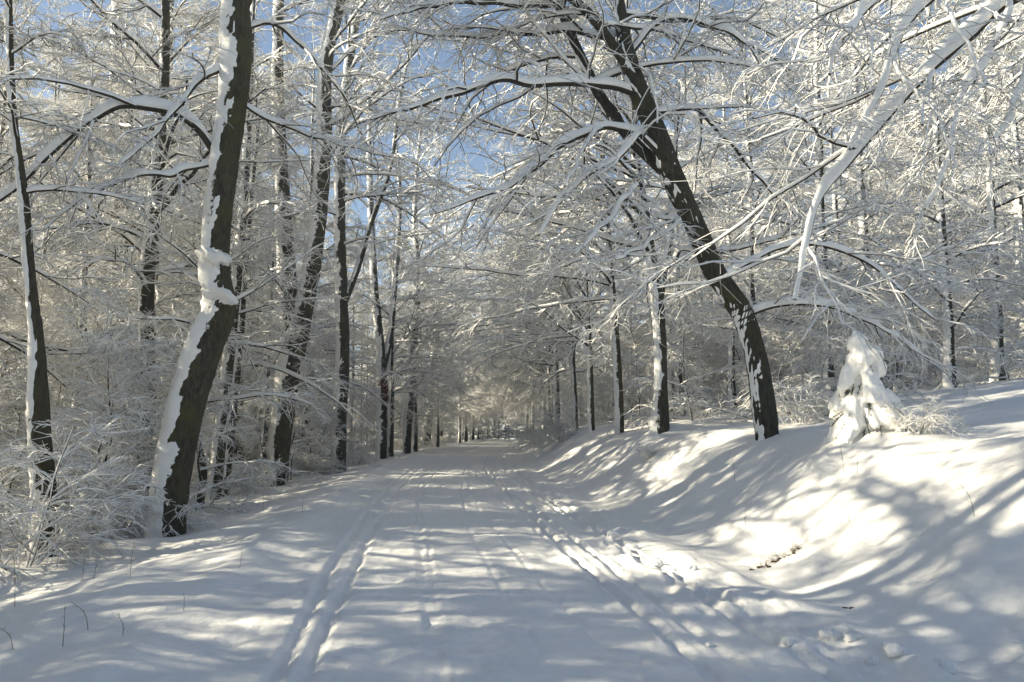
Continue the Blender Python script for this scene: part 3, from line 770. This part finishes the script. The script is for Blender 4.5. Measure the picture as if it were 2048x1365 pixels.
# ------------------------------------------------------------------ shrubs
for (px, py, k, sz, rz, lab) in (
    (40, 1135, 'shrub_a', 1.05, 0.3, 'big snow-laden bush in front of the rough trunk at the left edge'),
    (190, 1075, 'shrub_a', 0.95, 2.1, 'snow-laden bush between the rough left trunk and the leaning beech'),
    (120, 1030, 'shrub_a', 1.0, 4.0, 'snow-laden bush standing behind the rough trunk at the left edge'),
    (270, 1010, 'shrub_b', 1.1, 1.0, 'small bush left of the leaning beech, in sun'),
    (480, 985, 'shrub_b', 0.9, 0.5, 'low bush between the leaning beech and the forked beech'),
    (625, 950, 'shrub_b', 1.0, 5.0, 'low bush between the forked beech and the straight dark beech'),
    (715, 930, 'shrub_b', 0.9, 3.0, 'low bush right of the straight dark beech'),
    (1090, 895, 'shrub_a', 1.0, 2.6, 'arching snow-laden bush at the foot of the right bank, far along the road'),
    (1120, 885, 'shrub_a', 0.9, 1.6, 'arching snow-laden bush half way up the right bank, far along the road'),
    (1300, 915, 'shrub_b', 0.28, 0.0, 'tiny tuft of twigs on the bank below the root-mound beech'),
    (1600, 845, 'shrub_b', 0.9, 1.2, 'bush between the leaning tree and the small spruce'),
    (1840, 868, 'shrub_b', 0.45, 2.2, 'small twiggy bush just right of the snowy spruce')):
    g = ground_hit(px, py); plant_shrub(k, lab, g[0], g[1], rz, sz)

# ------------------------------------------------------------------ small spruce buried in snow
def build_spruce():
    r = np.random.default_rng(77)
    base = np.array((gSP[0], gSP[1], hz(gSP[0], gSP[1]) - 0.14)); Hh = 1.54
    root = thing('spruce_sapling', 'small spruce buried in thick snow on top of the right bank', 'spruce', tuple(base))
    lean = np.array((-0.10, 0.0, 1.0))
    q = Q(); tube(q, smooth_path([(0, 0, -0.1), (0, 0, 0.6), lean * Hh * 0.95], 8)[None], np.linspace(0.03, 0.008, 8)[None], 7)
    part('trunk', q.mesh('spruce_trunk', M_BRANCH), root)
    pads, nq = Q(), Q()
    blob(pads, lean * Hh * 0.88, 0.15, 0.14, 0.18, 3, 0.5, 16)
    blob(pads, lean * Hh * 0.74 + np.array((0.03, 0, 0)), 0.17, 0.16, 0.17, 4, 0.5, 16)
    blob(pads, (-0.14, -0.12, 0.16), 0.30, 0.26, 0.22, 8, 0.5, 18)
    for zf in (0.60, 0.46, 0.32, 0.18, 0.05):
        rc = 0.05 + 0.30 * (1 - zf) ** 0.9; blob(pads, lean * Hh * zf, rc, rc, 0.16, int(zf * 100), 0.7, 18)
    for ti, zf in enumerate((0.70, 0.56, 0.42, 0.30, 0.18, 0.08)):
        rad = 0.06 + 0.58 * (1 - zf) ** 0.9; m = (5, 6, 7, 8, 8, 9)[ti]
        for j in range(m):
            a = 2 * PI * (j + r.random() * 0.8) / m + ti
            out = np.array((math.cos(a), math.sin(a), 0))
            if ti > 2 and out[0] > 0.2 and out[1] < 0.3 and r.random() < 0.5: skip = True
            else: skip = False
            ctr = lean * Hh * zf + out * rad * (0.45 + 0.45 * r.random()) + np.array((0.10 * (1 - zf) * max(out[0], 0), 0, 0.07 * r.normal()))
            ctr[0] = max(ctr[0], -0.34)
            ln = 0.09 + 0.16 * (1 - zf) * (0.6 + 0.8 * r.random()); w = 0.07 + 0.09 * r.random()
            tmp = Q(); blob(tmp, (0, 0, 0), ln * 1.25, w, 0.07 + 0.05 * r.random(), 10 + ti * 9 + j, 0.8, 14)
            tilt = R_(56 + 14 * r.normal())
            V = tmp.v[0]
            ct, st = math.cos(tilt), math.sin(tilt)
            X = V[:, 0] * ct + V[:, 2] * st; Z = -V[:, 0] * st + V[:, 2] * ct
            Vr = np.stack([X * out[0] - V[:, 1] * out[1], X * out[1] + V[:, 1] * out[0], Z], 1) + ctr
            if not skip: pads.add(Vr, tmp.f[0])
            # dark needle spray showing under the pad
            ax = np.array((out[0] * ct, out[1] * ct, -st)); sd = np.cross(ax, (0, 0, 1)); sd /= np.linalg.norm(sd); dn = np.cross(sd, ax)
            dn = dn if dn[2] < 0 else -dn
            for bb in range(3):
                s0 = ctr + dn * (0.075 + 0.02 * bb) - ax * ln * 0.8; dirb = ax + sd * (bb - 1) * 0.45; dirb /= np.linalg.norm(dirb)
                Lb = ln * 2.5
                tube(nq, np.stack([s0, s0 + dirb * Lb * 0.5, s0 + dirb * Lb + np.array((0, 0, -0.02))])[None], np.array([[0.006, 0.005, 0.003]]), 3)
                nn = 50; tt = r.random(nn); p0 = s0 + dirb * (tt * Lb)[:, None]
                nd_ = norm(dirb * 0.7 + r.normal(0, 0.7, (nn, 3))); tube(nq, np.stack([p0, p0 + nd_ * 0.038], 1), np.tile([0.0036, 0.0012], (nn, 1)), 3)
    me = pads.mesh('spruce_snow_raw', M_SNOW)
    tmpo = bpy.data.objects.new('spruce_snow_raw', me); link(tmpo)
    md = tmpo.modifiers.new('remesh', 'REMESH'); md.mode = 'VOXEL'; md.voxel_size = 0.021; md.use_smooth_shade = True
    sm = tmpo.modifiers.new('smooth', 'SMOOTH'); sm.factor = 0.5; sm.iterations = 2
    dg = bpy.context.evaluated_depsgraph_get()
    fin = bpy.data.meshes.new_from_object(tmpo.evaluated_get(dg)); fin.name = 'spruce_snow'
    bpy.data.objects.remove(tmpo); bpy.data.meshes.remove(me)
    if not fin.materials: fin.materials.append(M_SNOW)
    part('snow', fin, root); part('needles', nq.mesh('spruce_needles', M_NEEDLE), root)['kind'] = 'stuff'
build_spruce()

# ------------------------------------------------------------------ dry stalks poking from the snow
r = np.random.default_rng(5)
STALKS = [((1470, 965), 0.50, (-0.02, 0.1), 'pale frosted stalk standing on the bank below the leaning tree'),
          ((1688, 945), 0.35, (-0.03, 0), 'thin stalk on the sunlit bank below the small spruce'),
          ((1716, 948), 0.22, (0.02, 0), 'short stalk on the sunlit bank right below the small spruce'),
          ((1950, 1032), 0.36, (-0.14, 0), 'thin stalk leaning left on the shaded bank at the right'),
          ((1700, 1045), 0.25, (-0.10, 0), 'faint stalk in the middle of the shaded right bank'),
          ((1492, 1050), 0.2, (0.0, 0), 'short snowy stalk at the lower end of the sunlit bank'),
          ((30, 1215), 0.62, (-0.06, 0), 'tall stalk by the left edge of the picture'),
          ((125, 1295), 0.30, (0.0, 0), 'stalk below the sunlit strip at the lower left'),
          ((178, 1262), 0.26, (-0.16, 0), 'bent stalk hanging over the sunlit strip at the lower left'),
          ((245, 1278), 0.18, (-0.05, 0), 'short stalk in the middle of the lower left slope'),
          ((260, 1155), 0.40, (0.03, 0), 'upright stalk below the foot of the leaning beech'),
          ((165, 1162), 0.30, (0.0, 0), 'stalk in front of the bush at the left'),
          ((187, 1160), 0.18, (0.03, 0), 'short stalk in front of the bush at the left'),
          ((28, 1300), 0.22, (-0.18, 0), 'stalk leaning left in the lower left corner'),
          ((365, 1232), 0.14, (0.0, 0), 'small stalk near the right end of the sunlit strip'),
          ((478, 1148), 0.22, (0.02, 0), 'small forked stalk at the left edge of the road'),
          ((527, 1018), 0.35, (0.0, 0), 'stalk at the road edge below the forked beech'),
          ((470, 1030), 0.30, (0.03, 0), 'stalk at the road edge right of the leaning beech'),
          ((605, 1030), 0.30, (0.0, 0), 'stalk between the forked beech and the left ski track')]
for (pp, h, ln, lab) in STALKS:
    g = ground_hit(*pp); z0 = hz(g[0], g[1])
    root = thing('dry_stalk', lab, 'stalk', (g[0], g[1], z0), 0, 'dry stalks poking from the snow')
    P = smooth_path([(0, 0, -0.05), (ln[0] * 0.3 + r.normal(0, .01), 0, h * 0.5), (ln[0], ln[1], h * (1 - abs(ln[0])))], 8)
    q = Q(); tube(q, P[None], np.linspace(0.0032, 0.0015, 8)[None], 5); part('stem', q.mesh('stalk_stem', M_STRAW), root)
    pos, d, rad, t = spawn(P[None], np.full((1, 8), 0.003), 4, 0.35, 0.95, 0.7, 0.2, r, 0.2, 0.1)
    P2, R2 = grow(pos, d, np.full(4, h * 0.16), np.full(4, 0.002), np.full(4, 0.001), 3, 0.15, 0.0, r)
    q = Q(); tube(q, P2, R2, 3); part('side_shoots', q.mesh('stalk_shoots', M_STRAW), root)['kind'] = 'stuff'

# ------------------------------------------------------------------ lumps of thrown-up snow beside the tracks
CL = [((1662, 1283), 0.085, 'larger'), ((1706, 1290), 0.075, 'larger'), ((1792, 1332), 0.08, 'larger'), ((1890, 1362), 0.08, 'larger'), ((1310, 1128), 0.10, 's'), ((1225, 1082), 0.08, 's'),
      ((1580, 1300), 0.05, 's'), ((1382, 1145), 0.07, 's'), ((1745, 1335), 0.045, 's'), ((1270, 1095), 0.05, 's'), ((1420, 1290), 0.04, 's'), ((796, 917), 0.16, 's')]
names = {0: 'snow lump beside the right tracks, left one of the bright pair', 1: 'snow lump beside the right tracks, right one of the bright pair',
         2: 'round snow lump standing alone near the lower right corner', 3: 'snow lump at the bottom edge near the lower right corner',
         4: 'snow lump at the foot of the right bank below its sunlit strip', 5: 'snow lump on the road edge where the right bank begins',
         6: 'small snow lump left of the bright pair of lumps', 7: 'snow lump below the sunlit strip, left of the bare earth', 8: 'small snow lump left of the round lone lump',
         9: 'small snow lump between the outer right tracks', 10: 'tiny snow lump between the right tracks near the bottom', 11: 'snow lump on the far left road edge'}
for i, (pp, rr, _) in enumerate(CL):
    g = ground_hit(*pp); z0 = hz(g[0], g[1])
    q = Q(); rr *= 0.8; blob(q, (0, 0, rr * 0.25), rr * 1.2, rr, rr * 0.8, 40 + i, 0.75, 24, freq=2.3)
    o = link(bpy.data.objects.new('snow_clod', q.mesh('snow_clod', M_SNOW))); o.location = (g[0], g[1], z0); o.rotation_euler = (0, 0, i * 1.3)
    o['label'] = names[i]; o['category'] = 'snow lump'; o['group'] = 'lumps of snow beside the tracks'

# ------------------------------------------------------------------ bare earth showing through the bank
def earth(pp0, pp1, n, sz, lab, grass=True):
    a, b = ground_hit(*pp0), ground_hit(*pp1)
    root = thing('earth_patch', lab, 'earth', (a[0], a[1], hz(a[0], a[1])))
    q, gq = Q(), Q()
    for i in range(n):
        t = r.random(); p = a + (b - a) * t + np.array((r.normal(0, 0.05 * (1.2 - t)), r.normal(0, 0.05 * (1.2 - t)), 0))
        zz = hz(p[0], p[1]); s_ = sz * (0.4 + 0.9 * r.random()) * (1.1 - 0.7 * t)
        blob(q, np.array((p[0], p[1], zz)) - np.array(root.location), s_ * 1.3, s_, s_ * 0.45, 200 + i, 0.9, 10)
        m = 7; p0 = np.tile(np.array((p[0], p[1], zz)) - np.array(root.location), (m, 1)) + r.normal(0, s_ * 0.6, (m, 3)) * (1, 1, 0.1)
        d = norm(np.array((-0.5, -0.3, 0.4)) + r.normal(0, 0.5, (m, 3)))
        P, R2 = grow(p0, d, np.full(m, 0.10) * (0.5 + r.random(m)), np.full(m, 0.0025), np.full(m, 0.001), 3, 0.2, 0.15, r)
        if grass: tube(gq, P, R2, 3)
    part('soil', q.mesh('soil', M_EARTH), root)['kind'] = 'stuff'; 
    if grass: part('dead_grass', gq.mesh('dead_grass', M_STRAW), root)['kind'] = 'stuff'
earth((1500, 1140), (1598, 1098), 22, 0.028, 'dark strip of bare earth and dead grass showing through the right bank')
earth((1686, 1220), (1690, 1217), 3, 0.025, 'tiny dark earth crumb low on the right bank', False)

# ------------------------------------------------------------------ haze added and tinted blue to stand for shade at the road's end
def build_haze():
    x0, x1, y0, y1, z0, z1 = -300, 320, -60, 660, -8, 38
    V = np.array([(x, y, z) for z in (z0, z1) for y in (y0, y1) for x in (x0, x1)], float)
    F = np.array([(0, 2, 3, 1), (4, 5, 7, 6), (0, 1, 5, 4), (2, 6, 7, 3), (0, 4, 6, 2), (1, 3, 7, 5)])
    m = bpy.data.materials.new('haze'); m.use_nodes = True; nt = m.node_tree; nt.nodes.clear()
    o = nt.nodes.new('ShaderNodeOutputMaterial'); v = nt.nodes.new('ShaderNodeVolumePrincipled')
    v.inputs['Color'].default_value = (0.48, 0.71, 1.0, 1); v.inputs['Density'].default_value = 0.0017
    v.inputs['Anisotropy'].default_value = 0.2
    nt.links.new(v.outputs[0], o.inputs['Volume'])
    q = Q(); q.add(V, F); h = setting('haze', q.mesh('haze', m, False), 'stuff')
build_haze()

# ------------------------------------------------------------------ say which tree is which, by the trunks it stands between
LAND = [(-9999, 'the left'), (0, 'left edge'), (80, 'rough trunk'), (195, 'straight pair'), (290, 'pale trunk'), (385, 'pillowed beech'), (570, 'forked beech'), (682, 'straight beech'),
        (763, 'rusty-patched beech'), (865, 'close pair'), (945, 'V-shaped trunk'), (1060, 'road end'), (1165, 'thinnest trunk'), (1238, 'slender trunk'),
        (1320, 'root-mound beech'), (1525, 'leaning tree'), (1740, 'small spruce'), (1850, 'spruce-side bush'), (2048, 'right edge'), (99999, 'the right')]
CAMI = CAMROT.transposed()
groups = {}
for o in list(sc.objects):
    if o.type == 'EMPTY' and o['label'] == '':
        v = CAMI @ (o.location - cam.location)
        X = o.location.y
        kind = 'snowy sapling' if o.name.startswith('sapling') else 'snowy tree'
        if v.z > -1 or abs(v.x / v.z) * FPX > 1250:
            o['label'] = kind + ' of the wood standing out of the picture beside the viewer'
            o['group'] = 'trees beside the viewer'
            continue
        px = W0 / 2 + v.x / -v.z * FPX
        i = max(k for k in range(len(LAND)) if LAND[k][0] <= px)
        dep = 'close' if X < 24 else ('near' if X < 36 else ('midway' if X < 52 else ('deep' if X < 75 else ('far' if X < 110 else 'farthest'))))
        size = 'slim' if 'pole' in o.children[0].data.name or 'tall' in o.children[0].data.name else 'broad'
        if 'sapling' in kind: size = 'small' if o.scale[0] * {'sapling_a': 4.5, 'sapling_b': 3, 'sapling_c': 7}[o.children[0].data.name[:9]] < 4.6 else 'tall'
        if o['group'].endswith('far road'): lab = "snowy tree arching over the far road from the " + o['group'].split()[0]
        else: lab = f"{size} {kind} {dep} in the wood between {LAND[i][1]} and {LAND[i + 1][1]}"
        groups.setdefault(lab, []).append((px, o))
for lab, L in groups.items():
    L.sort(key=lambda a: a[0])
    words = {1: [''], 2: [', left one', ', right one'], 3: [', left one', ', middle one', ', right one']}.get(len(L))
    ordn = ['leftmost', 'second', 'third', 'fourth', 'fifth', 'sixth', 'seventh', 'eighth', 'ninth', 'tenth', 'eleventh', 'twelfth', 'thirteenth', 'fourteenth', 'fifteenth', 'sixteenth', 'seventeenth', 'eighteenth']
    if not words: words = [', ' + ordn[min(k, 17)] + (' from left' if k else ' one') for k in range(len(L))]
    for k, (_, o) in enumerate(L):
        o['label'] = lab + words[k]
